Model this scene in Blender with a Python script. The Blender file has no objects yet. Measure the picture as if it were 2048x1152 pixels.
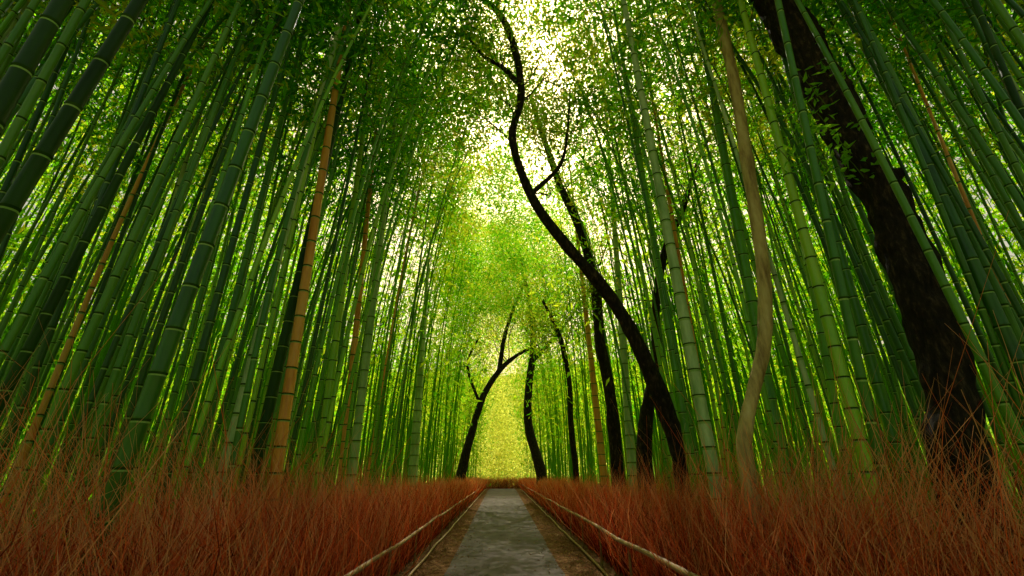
import bpy, math, random
import numpy as np
from mathutils import Vector, noise
rng = np.random.default_rng(7); random.seed(7)
scene = bpy.context.scene; col = scene.collection
R = math.radians
# ---------------------------------------------------------------- camera
TH = R(22.9); PS = R(1.11); F0 = 900.0
CAM = np.array([0, 0, 1.6])
FW = np.array([math.sin(PS)*math.cos(TH), math.cos(PS)*math.cos(TH), math.sin(TH)])
RT = np.array([math.cos(PS), -math.sin(PS), 0]); UP = np.cross(RT, FW)
cd = bpy.data.cameras.new('camera'); cam = bpy.data.objects.new('camera', cd); col.objects.link(cam)
cam.location = CAM; cam.rotation_euler = (R(90)+TH, 0, -PS)
cd.lens = 36*F0/2048; cd.sensor_width = 36; cd.clip_end = 2000; cd.clip_start = .05
scene.camera = cam
def at(px, py, Y):
    d = FW + (px-1024)/F0*RT + (576-py)/F0*UP
    return CAM + d*(Y/d[1])
def depth(P): return float(np.dot(np.asarray(P)-CAM, FW))
def stretch(px): return math.sqrt(1+((px-1024)/F0)**2)
# ---------------------------------------------------------------- helpers
def link(name, me, parent=None):
    o = bpy.data.objects.new(name, me); col.objects.link(o); o.parent = parent; return o
def empty(name, loc, label=None, cat=None, group=None):
    o = link(name, None); o.location = loc; o.empty_display_size = .2
    tag(o, label, cat, group); return o
def tag(o, label=None, cat=None, group=None, kind=None):
    if label: o['label'] = label
    if cat: o['category'] = cat
    if group: o['group'] = group
    if kind: o['kind'] = kind
    return o
def mesh(name, V, Fq, mats, mi=None, smooth=True, tint=None):
    V = np.asarray(V, dtype=np.float32); Fq = np.asarray(Fq, dtype=np.int32)
    me = bpy.data.meshes.new(name); n = len(Fq); k = Fq.shape[1]
    me.vertices.add(len(V)); me.vertices.foreach_set('co', V.ravel())
    me.loops.add(n*k); me.loops.foreach_set('vertex_index', Fq.ravel())
    me.polygons.add(n); me.polygons.foreach_set('loop_start', np.arange(0, n*k, k, dtype=np.int32))
    for m in mats: me.materials.append(m)
    if mi is not None: me.polygons.foreach_set('material_index', np.asarray(mi, dtype=np.int32))
    me.polygons.foreach_set('use_smooth', np.full(n, smooth))
    if tint is not None:
        a = me.attributes.new('tint', 'FLOAT', 'POINT'); a.data.foreach_set('value', np.asarray(tint, dtype=np.float32))
    me.update(calc_edges=True); return me
class MB:
    def __init__(s): s.V=[]; s.F=[]; s.M=[]; s.T=[]; s.n=0
    def add(s, V, Fq, m=0, t=0.):
        V=np.asarray(V); Fq=np.asarray(Fq)
        s.V.append(V); s.F.append(Fq+s.n); s.n+=len(V)
        s.M.append(np.full(len(Fq), m) if np.isscalar(m) else np.asarray(m))
        s.T.append(np.full(len(V), t) if np.isscalar(t) else np.asarray(t))
    def build(s, name, mats, smooth=True):
        return mesh(name, np.concatenate(s.V), np.concatenate(s.F), mats, np.concatenate(s.M), smooth, np.concatenate(s.T))
def ring_faces(nr, ns):
    i = np.arange(nr-1)[:,None]*ns; j = np.arange(ns)[None,:]; j2 = (j+1)%ns
    return np.stack([i+j, i+j2, i+ns+j2, i+ns+j], -1).reshape(-1,4)
def tube(P, rad, ns=8, jit=0., seed=0.):
    P = np.asarray(P, float); n = len(P); T = np.gradient(P, axis=0); T /= np.linalg.norm(T,axis=1)[:,None]+1e-9
    ref = np.array([0.,1.,0.]) if abs(T[:,1]).mean() < .8 else np.array([1.,0,0])
    A = np.cross(T, ref); A /= np.linalg.norm(A,axis=1)[:,None]+1e-9; B = np.cross(T, A)
    a = np.arange(ns)/ns*2*math.pi
    rr = np.repeat(np.asarray(rad,float)[:,None], ns, 1)
    D = A[:,None,:]*np.cos(a)[None,:,None] + B[:,None,:]*np.sin(a)[None,:,None]
    V = P[:,None,:] + D*rr[:,:,None]
    if jit:
        for i in range(n):
            for j in range(ns):
                v = V[i,j]; q = Vector((v[0]*3.2+seed, v[1]*3.2, v[2]*1.5)); q2 = Vector((v[0]*13, v[1]*13+seed, v[2]*5))
                V[i,j] = v + D[i,j]*rr[i,j]*(jit*noise.noise(q)+jit*.55*noise.noise(q2))
    return V.reshape(-1,3), ring_faces(n, ns)
def smoothpath(P, n):
    P = np.asarray(P, float); m = len(P); Q = np.vstack([2*P[0]-P[1], P, 2*P[-1]-P[-2]]); out=[]
    for t in np.linspace(0, m-1-1e-6, n):
        i = int(t); f = t-i; a,b,c,d = Q[i],Q[i+1],Q[i+2],Q[i+3]
        out.append(.5*((2*b)+(-a+c)*f+(2*a-5*b+4*c-d)*f*f+(-a+3*b-3*c+d)*f**3))
    return np.array(out)
def unit(v): return v/(np.linalg.norm(v,axis=-1,keepdims=True)+1e-9)
def leaves(C, D, L, W):
    n = len(C); D = unit(D); r = unit(rng.normal(size=(n,3))); S = unit(np.cross(D, r)); N = np.cross(D, S)
    L = np.broadcast_to(L, n)[:,None]; W = np.broadcast_to(W, n)[:,None]
    a = C; b = C + D*L*.4 + S*W*.5 + N*W*.15; c = C + D*L - N*L*.08; d = C + D*L*.4 - S*W*.5 + N*W*.15
    V = np.stack([a,b,c,d],1).reshape(-1,3); return V, np.arange(n*4).reshape(-1,4)
# ---------------------------------------------------------------- materials
def mat(name):
    m = bpy.data.materials.new(name); m.use_nodes = True; nt = m.node_tree
    for n in list(nt.nodes): nt.nodes.remove(n)
    return m, nt, nt.nodes, nt.links
def ramp(N, stops):
    r = N.new('ShaderNodeValToRGB'); e = r.color_ramp.elements
    while len(e) < len(stops): e.new(.5)
    for i,(p,c) in enumerate(stops): e[i].position = p; e[i].color = (*c,1)
    return r
def leaf_mat(name, stops, trans, tmix=.6, scale=.35):
    m, nt, N, L = mat(name)
    g = N.new('ShaderNodeNewGeometry'); nz = N.new('ShaderNodeTexNoise'); nz.inputs['Scale'].default_value = scale; nz.inputs['Detail'].default_value = 1
    L.new(g.outputs['Position'], nz.inputs['Vector'])
    ad = N.new('ShaderNodeMath'); ad.operation='MULTIPLY_ADD'; ad.inputs[1].default_value=.35
    L.new(g.outputs['Random Per Island'], ad.inputs[0]); 
    sb = N.new('ShaderNodeMath'); sb.operation='SUBTRACT'; sb.inputs[1].default_value=.17
    L.new(nz.outputs['Fac'], sb.inputs[0]); L.new(sb.outputs[0], ad.inputs[2])
    r = ramp(N, stops); L.new(ad.outputs[0], r.inputs[0])
    r2 = ramp(N, [(p, tuple(min(.95,c[i]*trans[i]) for i in range(3))) for p,c in stops]); L.new(ad.outputs[0], r2.inputs[0])
    d = N.new('ShaderNodeBsdfDiffuse'); L.new(r.outputs[0], d.inputs[0])
    t = N.new('ShaderNodeBsdfTranslucent'); L.new(r2.outputs[0], t.inputs[0])
    mx = N.new('ShaderNodeMixShader'); mx.inputs[0].default_value = tmix; L.new(d.outputs[0], mx.inputs[1]); L.new(t.outputs[0], mx.inputs[2])
    o = N.new('ShaderNodeOutputMaterial'); L.new(mx.outputs[0], o.inputs[0]); return m
def solid_mat(name, stops, scale=(3,3,3), rough=.6, bump=.2, rand=0., detail=5, spec=.4, plain=False, sc=1):
    m, nt, N, L = mat(name)
    tc = N.new('ShaderNodeTexCoord'); mp = N.new('ShaderNodeMapping'); mp.inputs['Scale'].default_value = scale
    oi = N.new('ShaderNodeObjectInfo')
    L.new(tc.outputs['Object'], mp.inputs[0]); L.new(oi.outputs['Random'], mp.inputs['Location'])
    nz = N.new('ShaderNodeTexNoise'); nz.inputs['Scale'].default_value=sc; nz.inputs['Detail'].default_value=detail; nz.inputs['Roughness'].default_value=.65
    L.new(mp.outputs[0], nz.inputs['Vector'])
    r = ramp(N, stops)
    if rand:
        a = N.new('ShaderNodeMath'); a.operation='MULTIPLY_ADD'; a.inputs[1].default_value=rand
        L.new(oi.outputs['Random'], a.inputs[0]); s = N.new('ShaderNodeMath'); s.operation='SUBTRACT'; s.inputs[1].default_value=rand/2
        L.new(nz.outputs['Fac'], s.inputs[0]); L.new(s.outputs[0], a.inputs[2]); L.new(a.outputs[0], r.inputs[0])
    else: L.new(nz.outputs['Fac'], r.inputs[0])
    o = N.new('ShaderNodeOutputMaterial')
    if plain:
        p = N.new('ShaderNodeBsdfDiffuse'); L.new(r.outputs[0], p.inputs[0]); L.new(p.outputs[0], o.inputs[0]); return m
    p = N.new('ShaderNodeBsdfPrincipled'); p.inputs['Roughness'].default_value=rough; p.inputs['Specular IOR Level'].default_value=spec
    L.new(r.outputs[0], p.inputs['Base Color'])
    if bump:
        b = N.new('ShaderNodeBump'); b.inputs['Strength'].default_value=bump; b.inputs['Distance'].default_value=.03
        L.new(nz.outputs['Fac'], b.inputs['Height']); L.new(b.outputs[0], p.inputs['Normal'])
    L.new(p.outputs[0], o.inputs[0]); return m
M = {}
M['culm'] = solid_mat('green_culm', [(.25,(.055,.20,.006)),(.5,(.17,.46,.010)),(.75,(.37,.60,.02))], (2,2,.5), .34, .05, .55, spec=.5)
M['culm_shaded'] = solid_mat('shaded_green_culm', [(.25,(.02,.085,.004)),(.5,(.06,.21,.007)),(.75,(.13,.30,.014))], (2,2,.5), .36, .05, .5, spec=.45)  # green culm darkened: shade at the picture sides put into the colour
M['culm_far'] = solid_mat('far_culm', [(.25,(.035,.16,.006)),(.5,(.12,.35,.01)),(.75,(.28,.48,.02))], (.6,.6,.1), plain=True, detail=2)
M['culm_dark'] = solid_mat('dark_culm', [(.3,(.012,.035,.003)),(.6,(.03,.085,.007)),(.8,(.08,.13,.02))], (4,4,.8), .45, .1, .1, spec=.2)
M['culm_pale'] = solid_mat('pale_culm', [(.3,(.2,.34,.10)),(.5,(.40,.53,.23)),(.7,(.62,.7,.4))], (6,6,1.5), .5, .05, .1)
M['culm_orange'] = solid_mat('orange_culm', [(.3,(.6,.17,.02)),(.5,(.88,.36,.06)),(.75,(.88,.52,.15))], (5,5,.8), .45, .05, .1)
M['ring'] = solid_mat('waxy_node', [(.3,(.2,.38,.08)),(.7,(.4,.54,.18))], (6,6,6), plain=True)
M['groove'] = solid_mat('node_groove', [(.3,(.02,.05,.006)),(.7,(.05,.10,.012))], (6,6,6), plain=True)
M['twig'] = solid_mat('bamboo_twig', [(.3,(.08,.14,.02)),(.7,(.18,.24,.04))], (3,3,3), plain=True)
M['bark'] = solid_mat('dark_bark', [(.35,(.007,.004,.003)),(.54,(.026,.016,.010)),(.66,(.085,.053,.033)),(.8,(.22,.14,.09))], (20,20,7), .85, 1.0, 0, 10, .2)
M['bark_tan'] = solid_mat('tan_bark', [(.3,(.24,.13,.045)),(.5,(.6,.4,.16)),(.72,(.76,.58,.3))], (11,11,2), .75, .6, 0, 8)
M['rail'] = solid_mat('rail_bamboo', [(.3,(.2,.11,.035)),(.7,(.42,.26,.10))], (9,2,9), .5, .1)
LG = [(.2,(.028,.125,.004)),(.38,(.06,.24,.006)),(.54,(.14,.35,.010)),(.7,(.34,.35,.03))]
M['leaf'] = leaf_mat('bamboo_leaf', LG, (2.75,2.45,1.4), .66, .42)
M['leaf_far'] = leaf_mat('far_leaf', [(.2,(.06,.27,.006)),(.45,(.17,.36,.010)),(.7,(.33,.39,.02))], (2.5,2.4,1.4), .68, .18)
M['leaf_glow'] = leaf_mat('sunny_leaf', [(.2,(.36,.41,.07)),(.7,(.42,.42,.10))], (2.3,2.3,2), .74, .2)  # sunlit glow put into the colour: paler, yellower, brighter leaves
M['leaf_tree'] = leaf_mat('tree_leaf', [(.3,(.05,.13,.01)),(.5,(.12,.20,.012)),(.7,(.22,.23,.02))], (3,2.8,1.5), .62, .8)
M['leaf_sprig'] = leaf_mat('sprig_leaf', [(.2,(.08,.32,.01)),(.7,(.25,.55,.02))], (2,1.7,1.5), .5, 3)
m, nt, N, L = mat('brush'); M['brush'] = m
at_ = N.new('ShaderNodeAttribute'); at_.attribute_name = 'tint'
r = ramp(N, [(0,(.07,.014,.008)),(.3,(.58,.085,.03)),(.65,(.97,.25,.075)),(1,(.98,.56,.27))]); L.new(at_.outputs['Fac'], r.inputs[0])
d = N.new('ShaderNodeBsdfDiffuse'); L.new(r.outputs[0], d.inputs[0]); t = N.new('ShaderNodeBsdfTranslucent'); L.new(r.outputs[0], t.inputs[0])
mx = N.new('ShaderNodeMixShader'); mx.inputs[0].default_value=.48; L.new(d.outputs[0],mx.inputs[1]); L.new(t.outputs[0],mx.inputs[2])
o = N.new('ShaderNodeOutputMaterial'); L.new(mx.outputs[0], o.inputs[0])
M['ground'] = solid_mat('leaf_litter', [(.3,(.06,.03,.015)),(.5,(.14,.075,.035)),(.7,(.25,.15,.08))], (9,9,9), plain=True, detail=8)
M['hill'] = solid_mat('wooded_hill', [(.3,(.06,.18,.01)),(.5,(.15,.32,.02)),(.7,(.3,.42,.04))], (.15,.15,.15), plain=True, detail=9)
M['path'] = solid_mat('worn_concrete', [(.3,(.09,.073,.068)),(.5,(.118,.098,.09)),(.7,(.15,.127,.116))], (2.5,1.2,2.5), .95, .3, 0, 10, .1)
M['dead'] = leaf_mat('dead_leaf', [(.2,(.18,.08,.03)),(.7,(.38,.23,.11))], (1,1,1), .2, 5)
# ---------------------------------------------------------------- setting
def PL(y): return -.96 - 1.05*np.clip((y-6)/60,0,1)
def PR(y): return 1.06 + .85*np.clip((y-6)/60,0,1)
s = 500
o = link('ground', mesh('ground', [(-s,-s,0),(s,-s,0),(s,s,0),(-s,s,0)], [(0,1,2,3)], [M['ground']])); tag(o, kind='structure')
ys = np.concatenate([np.linspace(-3,80,120)]); V=[]
for y in ys:
    w1 = .05*noise.noise(Vector((0,y*.9,0))); w2 = .05*noise.noise(Vector((7,y*.9,0)))
    V += [(PL(y)+w1,y,.004),(-.02,y,.012),(PR(y)+w2,y,.004)]
Fq=[]
for i in range(len(ys)-1):
    for j in (0,1): Fq.append((i*3+j,i*3+j+1,i*3+j+4,i*3+j+3))
o = link('path', mesh('path', V, Fq, [M['path']])); tag(o, kind='structure')
V=[]; nr,na=14,96
for i in range(nr):
    t=i/(nr-1); rad=118+t*230
    for j in range(na):
        a=j/na*2*math.pi; h=(t**.8)*(75+22*noise.noise(Vector((math.cos(a)*2,math.sin(a)*2,3))))+ (6*noise.noise(Vector((math.cos(a)*9,math.sin(a)*9,t*5))) if i else -1)
        V.append((rad*math.cos(a),rad*math.sin(a),h if i else -1))
tag(link('hills', mesh('hills',V,ring_faces(nr,na),[M['hill']])),kind='structure')
n=20000; y = 1.5+rng.random(n)**1.6*60; sd = rng.random(n)<.5
off = rng.exponential(.2, n); x = np.where(sd, PL(y)-.55+off, PR(y)+.65-off)
far = rng.random(n)<.02; x = np.where(far, rng.uniform(-1,1,n), x)
C = np.stack([x,y,.014+rng.random(n)*.01],1); D = rng.normal(size=(n,3)); D[:,2]*=.15
V,Fq = leaves(C,D,rng.uniform(.04,.08,n),rng.uniform(.012,.025,n)); V[:,2]=np.maximum(V[:,2],.013)
tag(link('fallen_leaves', mesh('fallen_leaves',V,Fq,[M['dead']],smooth=False)), 'dry brown bamboo leaves fallen along both edges of the path','fallen leaves',kind='stuff')
# ---------------------------------------------------------------- brush fences
def brush(line, segs, hgt, lean):
    mb = MB()
    for (y0,y1,dens,th) in segs:
        n = int((y1-y0)*dens); y = rng.uniform(y0,y1,n); x0, sg = line(y)
        dep = rng.random(n)
        bx = x0 + sg*(dep*.65); 
        lump = np.array([noise.noise(Vector((q*.9,sg_*5.,0))) for q,sg_ in zip(y, np.broadcast_to(sg,n))])
        tall = (rng.random(n)<.4)*rng.random(n)**1.4*.8*np.clip((15-y)/10,.12,1)
        h = hgt*(1+.17*lump+.09*np.clip((6-y)/3,0,1))*rng.uniform(.5,1.03,n)+tall
        up0 = rng.random(n)*.75*(rng.random(n)<.6)*hgt
        h = np.maximum(h-up0*.4, up0+.25)
        P0 = np.stack([bx+sg*up0*.15, y, up0],1)
        wild = 1+1.1*(rng.random(n)<.35)
        dx = sg*(lean*rng.random(n)+.0) + rng.normal(0,.24,n)*wild; dy = rng.normal(0,.42,n)*wild
        P3 = P0 + np.stack([dx*(h-up0)*.8, dy*(h-up0), (h-up0)],1)
        c1 = rng.normal(0,.13,(n,3)); c1[:,2]*=.3
        ts=[0,.4,.75,1]; th_=th*rng.uniform(.55,1.5,n)
        pts=[]
        for k,t in enumerate(ts):
            b = t*(1-t)*4
            pts.append(P0*(1-t)+P3*t + c1*b*1.2 + np.stack([sg*np.full(n,-.05*b),dy*0,dy*0],1)+rng.normal(0,.02,(n,3)))
        Vv=[]
        for k,p in enumerate(pts):
            rr = th_*[1,.8,.6,.25][k]
            for a in (0,2.09,4.19):
                Vv.append(p+np.stack([rr*math.cos(a),rr*math.sin(a),rr*0],1))
        Vv = np.stack(Vv,1)
        base = np.arange(n)[:,None]*12
        f = ring_faces(4,3); Fq = (base[:,:,None]+f[None]).reshape(-1,4)
        l2 = np.array([noise.noise(Vector((q*2.3,3.,5.))) for q in y])
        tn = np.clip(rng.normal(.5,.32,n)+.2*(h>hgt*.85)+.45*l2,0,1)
        tt = np.clip(tn[:,None]+np.repeat([-.35,-.04,.12,.28],3)[None],0,1)  # occlusion shade painted into the twig bases, tips lighter
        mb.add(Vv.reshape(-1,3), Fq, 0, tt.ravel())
    return mb
FS = [(1.2,3,1400,.0026),(3,8,1100,.0032),(8,16,540,.0055),(16,32,280,.010),(32,80,110,.02)]
def fence(sgn, X0, label, rails):
    root = empty('brush_fence', (sgn*X0,4,0), label, 'fence')
    def ln(y): return sgn*(X0+.9*np.clip((y-8)/60,0,1)), sgn
    def ch(name, me):
        o = link(name, me, root); o.location = (-sgn*X0,-4,0); return o
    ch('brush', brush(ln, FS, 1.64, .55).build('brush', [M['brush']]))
    for (xo,z,rr) in rails:
        y = np.linspace(1.0,78,300); P = np.stack([sgn*(X0+xo+.9*np.clip((y-8)/60,0,1))+.008*np.sin(y*1.3+z), y, z+.012*np.sin(y*.8+xo*9)+.006*np.sin(y*2.1)],1)
        rad = rr*(1+.12*(np.arange(300)%2)); mb=MB(); V,Fq = tube(P,rad,8); mb.add(V,Fq); ch('rail', mb.build('rail',[M['rail']]))
    for k,yy in enumerate(np.arange(3,60,2.4)):
        xx = sgn*(X0-.14+.9*np.clip((yy-8)/60,0,1)); mb=MB(); V,Fq=tube([(xx,yy,0),(xx+.01,yy,.35),(xx,yy,.72)],[.022,.02,.02],7); mb.add(V,Fq)
        ch('post', mb.build('post',[M['rail']]))
    return root
fence(-1, 1.82, 'reddish brown brush twig fence with bamboo rails on the left side of the path', [(-.22,.66,.028),(-.24,.05,.022)])
fence(1, 2.06, 'reddish brown brush twig fence with bamboo rails on the right side of the path', [(-.22,.72,.032),(-.24,.05,.024)])
root = empty('brush_fence', (0,82,0), 'distant low brush fence closing the far end of the path where it bends away', 'fence')
b = brush(lambda y:(0*y,1), [(-9,9,160,.02)], 1.7, .3); Vb = np.concatenate(b.V); Vb2 = np.stack([Vb[:,1], Vb[:,0], Vb[:,2]],1)
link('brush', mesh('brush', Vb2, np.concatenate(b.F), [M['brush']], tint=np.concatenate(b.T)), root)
# ---------------------------------------------------------------- bamboo
def culm_mesh(name, axis_top, H, r0, ns, mat_, bend=(0,0), step0=.20, rw=.018):
    z=0; lv=[]; k=0
    step = step0
    while z < H:
        st = min(.42, step + .012*k)
        lv += [(z,1.0,2),(z+.010,1.06,0),(z+.026,.99,0)] if k else [(z,1.0,0)]
        lv += [(z+st-rw-.006,1.0,1),(z+st-.006,1.0,2)]; z += st; k+=1
    lv = np.array(lv); zz = lv[:,0]; t = zz/H
    rad = r0*(1-.80*t**1.35)*lv[:,1]
    ax = np.asarray(axis_top); P = ax[None]*zz[:,None]/ax[2]
    P[:,0]+=bend[0]*t**2.6; P[:,1]+=bend[1]*t**2.6; P[:,2]-= (abs(bend[0])+abs(bend[1]))*.25*t**4
    a = np.arange(ns)/ns*2*math.pi
    V = P[:,None,:]+np.stack([np.cos(a)[None]*rad[:,None], np.sin(a)[None]*rad[:,None], np.zeros((len(zz),ns))],-1)
    Fq = ring_faces(len(zz),ns); mi = np.repeat(lv[:-1,2].astype(int), ns)
    return mesh(name, V.reshape(-1,3), Fq, [mat_,M['ring'],M['groove']], mi), P, t
def foliage_mesh(P, t, nb=46, nl=36, t0=.42, L=.16, W=.036, spread=1.0, leafm='leaf'):
    mb = MB(); Cs=[];Ds=[]
    for i in range(nb):
        tt = t0+(1-t0)*(i+rng.random())/nb; k = min(len(t)-1, int(np.searchsorted(t,tt))); b = P[k]
        an = rng.random()*6.283; ln = spread*rng.uniform(.6,1.5)*(1.25-.7*abs(tt-.68)/.4)
        up = rng.uniform(.25,.8); d = np.array([math.cos(an),math.sin(an),up]); e = b+d*ln; mid = b+d*ln*.55+np.array([0,0,.1])
        e[2]-= .25*ln
        V,Fq = tube([b,mid,e],[.008,.005,.003],3); mb.add(V,Fq,1)
        ncl = 4
        for c in range(ncl):
            f = rng.uniform(.3,1.05); q = (b*(1-f)+e*f)+rng.normal(0,.10,3); m_ = nl//ncl
            cc = q+rng.normal(0,.12,(m_,3)); dd = rng.normal(size=(m_,3))+np.array([0,0,-.45])+d*.5
            Cs.append(cc); Ds.append(dd)
    C=np.concatenate(Cs); V,Fq = leaves(C,np.concatenate(Ds),rng.uniform(.6,1.3,len(C))*L,rng.uniform(.7,1.2,len(C))*W); mb.add(V,Fq,0)
    return mb.build('foliage',[M[leafm],M['twig']],False)
used=[]
def key(pxb, Y, pxt, pyt, wpx, kind, label, Ht=15, bend=(0,0), foli=True, nl=24):
    B = at(pxb,955,Y).copy(); B[2]=0; U = at(pxt,pyt,Y); ax = unit(U-B)
    d = depth(at((pxb+pxt)/2,(955+pyt)/2,Y)); r0 = wpx/2/F0*d*.94/stretch((pxb+pxt)/2)
    root = empty('bamboo', tuple(B), label, 'bamboo')
    m_ = {'g':M['culm'],'e':M['culm_shaded'],'d':M['culm_dark'],'p':M['culm_pale'],'o':M['culm_orange']}[kind]
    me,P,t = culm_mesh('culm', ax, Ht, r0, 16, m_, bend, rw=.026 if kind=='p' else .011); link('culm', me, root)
    if foli: link('foliage', foliage_mesh(P,t,28,nl,.52,.19,.045), root)
    used.append((B[0],B[1]))
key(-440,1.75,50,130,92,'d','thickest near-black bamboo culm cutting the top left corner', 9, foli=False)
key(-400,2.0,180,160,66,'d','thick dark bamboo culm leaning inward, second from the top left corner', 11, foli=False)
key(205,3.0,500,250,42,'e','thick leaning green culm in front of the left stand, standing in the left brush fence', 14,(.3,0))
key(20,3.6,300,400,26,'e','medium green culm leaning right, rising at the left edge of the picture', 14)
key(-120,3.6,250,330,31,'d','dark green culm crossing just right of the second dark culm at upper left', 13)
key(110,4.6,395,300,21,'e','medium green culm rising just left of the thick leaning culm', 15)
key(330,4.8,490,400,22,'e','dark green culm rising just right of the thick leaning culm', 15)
key(432,5.0,535,600,23,'p','pale grey green culm with whitish rings left of the orange culm', 15)
key(380,5.4,560,250,19,'g','green culm with dull rings close left of the pale grey culm', 15)
key(560,5.6,652,300,26,'o','bright orange dried bamboo culm left of the path, thickest orange one', 15)
key(690,9.0,722,560,17,'o','thin orange brown culm between the bright orange culm and the path', 14)
key(498,5.8,720,30,24,'d','dark culm leaning right above the orange culm, reaching the top edge', 15)
key(704,8.8,765,450,20,'p','pale whitish culm right of the thin orange brown culm, left of the path', 14)
key(826,14.5,860,480,21,'p','pale grey culm nearest the path on the left, with a snapped top', 9.4, foli=False)
key(640,8.0,735,200,18,'g','green culm standing between the two orange culms on the left', 15)
key(1438,5.6,1268,110,26,'p','pale silvery culm with white rings right of the leaning dark trunk', 15)
key(1560,5.9,1390,0,28,'g','green ringed culm crossing close behind the tan peeling trunk', 15)
key(1735,4.5,1535,200,29,'g','thick bright green culm midway between tan trunk and the big dark trunk', 15)
key(1675,6.2,1550,180,19,'g','green culm just right of the tan peeling trunk', 15)
key(1800,4.8,1570,120,24,'g','green culm close left of the big dark trunk', 15)
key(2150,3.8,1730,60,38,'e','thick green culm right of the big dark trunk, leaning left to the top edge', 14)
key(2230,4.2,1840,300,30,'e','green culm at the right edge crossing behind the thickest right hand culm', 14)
key(2290,3.0,1990,100,34,'d','dark culm cutting the top right corner', 12, foli=False)
key(2140,4.6,1850,200,15,'o','thin orange culm leaning left at the right edge of the picture', 13)
key(1432,8.0,1345,440,15,'o','thin orange culm right of the pale silvery culm base', 13)
key(1213,13.8,1160,520,16,'o','thin pinkish orange culm on the right, nearest the path', 13)
key(1262,11.2,1205,130,18,'p','pale culm with whitish rings right of the path, behind the leaning dark trunk', 14)
key(1395,7.2,1235,60,19,'g','green culm rising beside the leaning dark trunk on its right', 14)
vars_=[]; shaded_=[]
for i in range(8):
    bd = rng.uniform(.6,1.8) if i<4 else rng.uniform(2.6,4.0)
    H=14.5+rng.random()*2; rr0=.028+.012*rng.random(); by=rng.uniform(-.4,.4)
    me,P,t = culm_mesh('culm', np.array([0,0,1.]), H, rr0, 8, M['culm'], (bd,by), step0=.22, rw=.014)
    me2,_,_ = culm_mesh('culm', np.array([0,0,1.]), H, rr0, 8, M['culm_shaded'], (bd,by), step0=.22, rw=.014); shaded_.append(me2)
    vars_.append((me, foliage_mesh(P,t,28,24,.42+.08*rng.random(),.2,.055)))
me_o,_,_ = culm_mesh('culm', np.array([0,0,1.]), 14, .034, 8, M['culm_orange'], (.8,0)); me_p,_,_ = culm_mesh('culm', np.array([0,0,1.]), 14, .04, 8, M['culm_pale'], (.8,0), rw=.03)
def xmin(y,s): return (2.5 if s<0 else 2.7)+.9*np.clip((y-8)/60,0,1)
prot=[(1540,5.3,115),(1350,8,60),(1300,10.2,40),(1235,12.5,30),(1148,20,20),(1910,4.5,150),(560,5.6,30),(432,5,30),(205,3,60),(1438,5.6,30)]
cand=[]
tries=0
while len(cand)<2100 and tries<500000:
    tries+=1
    s = -1 if rng.random()<.5 else 1
    if rng.random()<.78:
        y = .5+rng.random()**1.75*78; x = s*(xmin(y,s)+rng.random()**1.2*(5+y*.55))
    else:
        y = 1+rng.random()*20; x = s*rng.uniform(7,20)
    if abs(x)/y>2.3: continue
    md = .22+ .007*y
    if math.hypot(x,y)<5.0: continue
    pxx = 1005+900*x/(y*.92)
    if any(y<Yp and abs(pxx-pp)<hw for pp,Yp,hw in prot): continue
    if any((x-a)**2+(y-b)**2<md*md for a,b in used): continue
    used.append((x,y)); cand.append((x,y))
cand.sort(key=lambda c: math.hypot(*c))
near = cand[:271]; farc = cand[271:]
for i,(x,y) in enumerate(near):
    sd = 'left' if x<0 else 'right'; zone = 'front' if y<9 and abs(x)<7 else ('path edge' if abs(x)<4.6 else 'deep')
    q = rng.random(); edge = abs(x)<5.2; q2=rng.random()
    vi = (4+i%4) if edge and rng.random()<.6 else i%4
    if q<.035: me=me_o; kd='orange'
    elif q<.08: me=me_p; kd='pale'
    elif q2 < .2+.7*min(1,max(0,(abs(x)/y-.5)/.5)): me=shaded_[vi]; kd='dark green'  # culms towards the sides more often get the copy with painted shade
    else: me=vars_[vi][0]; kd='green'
    w = {'front':'slender %s bamboo culm in the near stand close behind the %s brush fence','path edge':'slender %s bamboo culm further along the %s edge of the path','deep':'slender %s bamboo culm deep in the stand on the %s'}[zone]%(kd,sd)
    root = empty('bamboo',(x,y,0),w,'bamboo', '%s bamboo culms, %s, %s of path'%(kd,zone,sd))
    sc = rng.uniform(.88,1.15); root.scale=(sc*rng.uniform(.85,1.1),)*2+(sc,)
    tow = (0 if x<0 else math.pi)+rng.normal(0,.5 if edge else 1.0)
    root.rotation_euler=(rng.normal(0,.03), rng.normal(0,.03)+.02, tow)
    link('culm', me, root)
    link('foliage', vars_[vi][1], root)
mb=MB(); Cs=[];Ls=[]
for (x,y) in farc:
    h = rng.uniform(13,17); r0=rng.uniform(.028,.048); lx,ly = rng.normal(0,.35,2); bx,by=rng.normal(0,.8,2); bx-=math.copysign(1.8,x)
    tt=np.linspace(0,1,12); P=np.stack([x+lx*tt+bx*tt**3,y+ly*tt+by*tt**3,h*tt],1); V,Fq=tube(P,r0*(1-.8*tt),5); mb.add(V,Fq,0)
    n=66; t=rng.uniform(.33,1,n); c=np.stack([x+lx*t+bx*t**3,y+ly*t+by*t**3,h*t],1)
    cl=rng.normal(0,.75,(12,3)); c=c+cl[rng.integers(0,12,n)]*[1,1,.6]+rng.normal(0,.24,(n,3)); Cs.append(c); Ls.append(np.full(n,.25+.005*y))
def blob(n, xr, yr, zr, L, r=1.2, per=60):
    k=n//per; c=np.stack([rng.uniform(*xr,k),rng.uniform(*yr,k),rng.uniform(*zr,k)],1)
    c=np.repeat(c,per,0)+rng.normal(0,r,(k*per,3))*[1,1,.7]; Cs.append(c); Ls.append(np.full(len(c),L))
blob(24000,(-50,-16),(2,75),(1,28),.6); blob(24000,(16,50),(2,75),(1,28),.6)
blob(5000,(-20,-4),(65,95),(2,22),.7); blob(5000,(4,20),(65,95),(2,22),.7)
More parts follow.
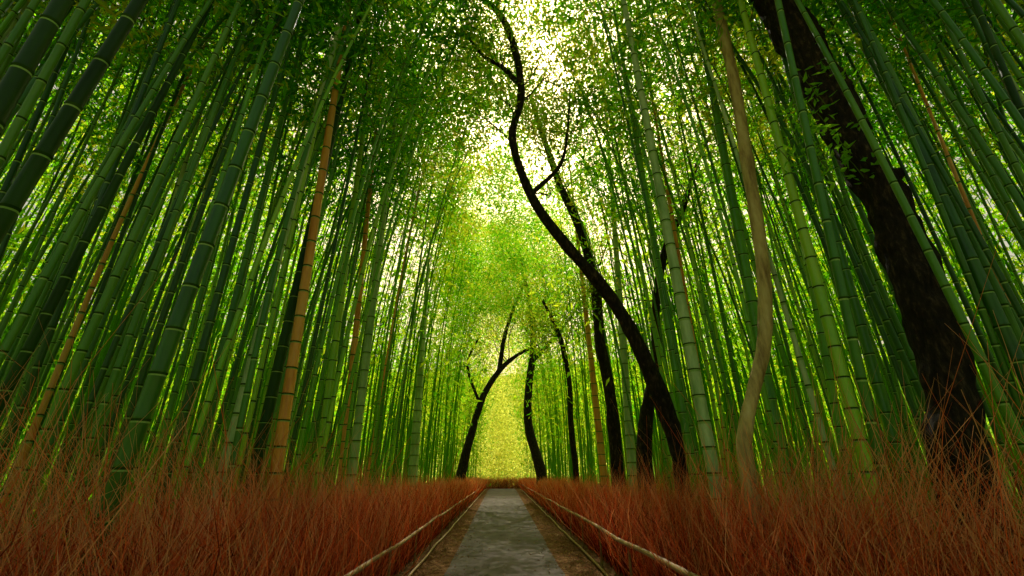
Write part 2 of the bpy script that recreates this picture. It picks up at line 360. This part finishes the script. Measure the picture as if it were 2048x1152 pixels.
C=np.concatenate(Cs); C[:,2]=np.maximum(C[:,2],.2); L_=np.concatenate(Ls)*rng.uniform(.7,1.3,len(C))
V,Fq=leaves(C,rng.normal(size=(len(C),3))+[0,0,-.4],L_,L_*.27); mb.add(V,Fq,1)
Cs=[];Ls=[]
blob(18000,(-28,-11),(-2,26),(1,26),.42); blob(18000,(11,28),(-2,26),(1,26),.42)
C=np.concatenate(Cs); C[:,2]=np.maximum(C[:,2],.2); L_=np.concatenate(Ls)*rng.uniform(.7,1.3,len(C))
V,Fq=leaves(C,rng.normal(size=(len(C),3))+[0,0,-.4],L_,L_*.27); mb.add(V,Fq,2)
tag(link('bamboo_grove', mb.build('bamboo_grove',[M['culm_far'],M['leaf_far'],M['leaf']],False)),'dense mass of distant bamboo and foliage filling the forest behind','bamboo grove',kind='stuff')
Cs=[];Ls=[]
blob(44000,(-4.5,4.5),(6,32),(11,17.5),.17,.55,150); blob(30000,(-4.2,1.0),(11,30),(10.5,19),.19,.5,170); blob(24000,(-6,6),(30,52),(15,27),.32,.9,110)
C=np.concatenate(Cs); L_=np.concatenate(Ls)*rng.uniform(.6,1.4,len(C)); V,Fq=leaves(C,rng.normal(size=(len(C),3))+[0,0,-.4],L_,L_*.28)
tag(link('canopy_foliage', mesh('canopy_foliage',V,Fq,[M['leaf']],smooth=False)),'green leaf canopy closing high over the path','foliage',kind='stuff')
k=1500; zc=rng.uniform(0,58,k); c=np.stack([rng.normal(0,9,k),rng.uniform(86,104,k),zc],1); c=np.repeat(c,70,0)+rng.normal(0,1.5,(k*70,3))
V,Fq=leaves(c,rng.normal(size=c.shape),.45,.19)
tag(link('sunlit_foliage', mesh('sunlit_foliage',V,Fq,[M['leaf_glow']],smooth=False)),'glowing yellow green foliage beyond the far end of the path','foliage',kind='stuff')
# ---------------------------------------------------------------- trees
def limb(pts, ns=14, n=60, jit=.22, ground=True, seed=0., wf=.84):
    P=[];r=[]
    for (px,py,Y,w) in pts:
        p=at(px,py,Y); P.append(p); r.append(w*wf/2/F0*depth(p)/stretch(px))
    if ground:
        b=P[0].copy(); b[2]=-.05; P=[b]+P; r=[r[0]*1.1]+r
    P=np.array(P); Q=smoothpath(P,n); rr=np.interp(np.linspace(0,len(r)-1,n),range(len(r)),r)
    return Q,rr,tube(Q,rr,ns,jit,seed)
def twigtree(mb, p, d, ln, r, lev, ends):
    n=5; P=[p]; dd=unit(d)
    for i in range(n):
        dd=unit(dd+rng.normal(0,.22,3)+np.array([0,0,.04])); P.append(P[-1]+dd*ln/n)
    P=np.array(P); V,Fq=tube(P,np.linspace(r,r*.45,n+1),6 if lev>0 else 4); mb.add(V,Fq)
    if lev==0: ends.append(P[-1]); ends.append(P[3]); return
    for i in range(3):
        k=rng.integers(2,n+1); twigtree(mb,P[k],unit(dd+rng.normal(0,.6,3)),ln*.62,r*.5,lev-1,ends)
def tree(name, label, pts, limbs=(), bark='bark', nbr=6, blen=1.2, t0=.5, leaf=.09, nleaf=26, spread=.22, extra=(), jit=.22, n=60, lm='leaf_tree', ns=18, wf=.84):
    base=at(*pts[0][:3]).copy(); base[2]=0
    root=empty(name,tuple(base),label,'tree')
    def ch(nm,me):
        o=link(nm,me,root); o.location=tuple(-base); return o
    Q,rr,(V,Fq)=limb(pts,ns,n,jit,seed=pts[0][0],wf=wf); mb=MB(); mb.add(V,Fq)
    ch('trunk',mb.build('trunk',[M[bark]]))
    srcs=[(Q,rr,t0)]
    for l in limbs:
        Q2,r2,(V,Fq)=limb(l,12,36,jit*.8,False,l[0][0],wf=wf); mb=MB(); mb.add(V,Fq); ch('limb',mb.build('limb',[M[bark]]))
        if t0<.95: srcs.append((Q2,r2,.3))
    ends=[]
    for Q_,r_,t_ in srcs:
        for i in range(nbr):
            mb=MB()
            k=int(len(Q_)*rng.uniform(t_,.99)); k=min(k,len(Q_)-1)
            d=np.array([rng.normal(),rng.normal(),abs(rng.normal())*.8+.2]); twigtree(mb,Q_[k],d,blen*rng.uniform(.6,1.2),max(.006,r_[k]*.22),2,ends)
            ch('branch',mb.build('branch',[M[bark]]))
    if ends:
        E=np.array(ends); c=np.repeat(E,nleaf,0)+rng.normal(0,spread,(len(E)*nleaf,3))
        for (px,py,Y,rad,m_) in extra:
            cc=at(px,py,Y); k=m_//25; c=np.vstack([c,np.repeat(cc+unit(rng.normal(size=(k,3)))*rad*rng.random((k,1))**.5,25,0)+rng.normal(0,.14,(k*25,3))])
        V,Fq=leaves(c,rng.normal(size=c.shape),rng.uniform(.7,1.3,len(c))*leaf,rng.uniform(.8,1.2,len(c))*leaf*.42)
        ch('crown',mesh('crown',V,Fq,[M[lm]],smooth=False))
    return root,base
root,base=tree('tree','massive dark rough trunk leaning left on the right side, knot halfway up',
  [(1920,930,4.1,156),(1895,800,4.1,138),(1860,640,4.1,128),(1800,470,4.15,118),(1735,340,4.2,112),(1670,220,4.25,104),(1610,100,4.3,98),(1545,-20,4.4,92),(1480,-160,4.5,80),(1400,-330,4.6,64)],
  limbs=[[(1740,365,4.2,70),(1785,352,4.08,52),(1806,343,4.02,26)]], nbr=4, blen=1.5, t0=.97, n=240, jit=.36, ns=40)
for (px,py) in [(1600,150),(1640,120),(1590,240),(1650,250),(1680,300),(1560,200),(1700,240),(1620,300),(1540,280),(1610,200)]:
    mb=MB(); p=at(px,py,4.0); st=at(px+60,py+70,4.12)
    V,Fq=tube([st,(st+p)/2+[0,0,.04],p],[.006,.005,.003],4); mb.add(V,Fq,1)
    n=22; f=rng.random((n,1)); c=st*(1-f)+p*f+rng.normal(0,.06,(n,3)); d=rng.normal(size=(n,3)); d[:,2]*=.5; V,Fq=leaves(c,d,rng.uniform(.08,.16,n),rng.uniform(.035,.06,n)); mb.add(V,Fq,0)
    o=link('leafy_sprig',mb.build('leafy_sprig',[M['leaf_sprig'],M['twig']],False),root); o.location=tuple(-base)
tree('tree','smooth tan trunk with peeling bark rising in a gentle curve among the right hand culms',
  [(1495,950,5.0,40),(1490,860,5.0,38),(1508,780,5.0,36),(1528,690,5.0,37),(1530,590,5.0,36),(1515,450,5.0,34),(1492,310,5.0,31),(1472,180,5.0,28),(1445,60,5.1,25),(1420,-60,5.2,20)],bark='bark_tan',nbr=3,t0=.96,jit=.18)
tree('tree','long dark trunk leaning left over the path then snaking up to the top edge',
  [(1365,930,7.6,52),(1335,830,7.6,44),(1290,720,7.55,38),(1225,600,7.5,33),(1150,510,7.4,28),(1085,430,7.4,24),(1045,350,7.4,20),(1025,270,7.4,18),(1042,190,7.4,18),(1030,100,7.4,17),(1000,30,7.4,15),(945,-20,7.4,13)],
  limbs=[[(1040,170,7.4,14),(1005,135,7.4,11),(965,110,7.5,8),(925,60,7.6,5)],[(1060,390,7.4,13),(1120,330,7.6,9),(1135,260,7.8,6),(1140,180,7.9,4)]],
  nbr=8,blen=1.1,t0=.5,leaf=.08,nleaf=16,extra=[(960,110,7.8,1.1,2200),(1120,230,8.5,1.0,1200)],n=90,jit=.2)
tree('tree','straight slim dark trunk standing behind the long leaning trunk',
  [(1235,940,12.5,32),(1222,800,12.5,28),(1200,680,12.5,25),(1188,560,12.5,23),(1160,460,12.5,20),(1120,370,12.5,17),(1085,270,12.5,13),(1060,190,12.5,10)],nbr=8,blen=2,t0=.5,jit=.2,leaf=.12,spread=.3)
tree('tree','dark forked trunk curving right toward the upper right, beside the leaning trunk base',
  [(1290,940,10.2,42),(1292,840,10.2,34),(1312,720,10.2,24),(1312,610,10.2,20),(1330,500,10.2,18),(1365,420,10.2,15),(1390,340,10.2,11),(1420,270,10.2,7)],nbr=7,blen=1.5,t0=.5,jit=.2,leaf=.1)
tree('tree','dark forked tree at the right edge of the path in front of the yellow glow',
  [(1082,945,38,30),(1057,850,38,25),(1058,770,38,21),(1066,700,38,18),(1062,630,38,14),(1050,560,38,11),(1030,470,38,7)],
  limbs=[[(1062,725,38,14),(1095,690,38,11),(1130,650,38,7),(1165,600,38,5)],[(1062,650,38,9),(1090,600,38,7),(1085,540,38,5)]],nbr=6,blen=4.2,t0=.55,leaf=.24,nleaf=9,spread=.6,jit=.14,wf=.7)
tree('tree','dark curving tree leaning in from the left edge of the path',
  [(922,950,33,32),(945,860,33,22),(968,790,33,19),(1000,740,33,16),(1035,710,33,11),(1075,690,33,7)],
  limbs=[[(998,742,33,15),(1010,670,33,12),(1030,610,33,9),(1055,550,33,6)],[(960,810,33,10),(935,730,33,7),(960,670,33,5)]],nbr=6,blen=3.2,t0=.6,leaf=.22,nleaf=8,spread=.5,jit=.14,wf=.66)
tree('tree','thin dark sapling right of the forked tree, bending left at the top',
  [(1152,945,20,15),(1142,850,20,14),(1138,760,20,12),(1118,670,20,10),(1085,600,20,6)],nbr=5,blen=2,t0=.6,leaf=.17,spread=.4,jit=.1)
# ---------------------------------------------------------------- light
EL=R(49); AZ=R(3)
w=bpy.data.worlds.new('World'); scene.world=w; w.use_nodes=True; nt=w.node_tree; N=nt.nodes; bg=N['Background']
sk=N.new('ShaderNodeTexSky'); sk.sky_type='NISHITA'; sk.sun_disc=False; sk.sun_elevation=EL; sk.sun_rotation=AZ; sk.dust_density=8; sk.air_density=1.0; sk.ozone_density=.3
mu=N.new('ShaderNodeMix'); mu.data_type='RGBA'; mu.blend_type='MULTIPLY'; mu.inputs[0].default_value=1; mu.inputs[7].default_value=(1.0,.92,.62,1)
nt.links.new(sk.outputs[0],mu.inputs[6]); nt.links.new(mu.outputs[2],bg.inputs[0]); bg.inputs[1].default_value=.15
ld=bpy.data.lights.new('sun','SUN'); ld.energy=5; ld.angle=R(.5); ld.color=(1,.93,.74); lo=bpy.data.objects.new('sun',ld); col.objects.link(lo)
v=Vector((math.sin(AZ)*math.cos(EL),math.cos(AZ)*math.cos(EL),math.sin(EL))); lo.rotation_euler=v.to_track_quat('Z','Y').to_euler(); lo.location=(0,0,30)
scene.view_settings.view_transform='Standard'; scene.view_settings.look='None'; scene.view_settings.exposure=0
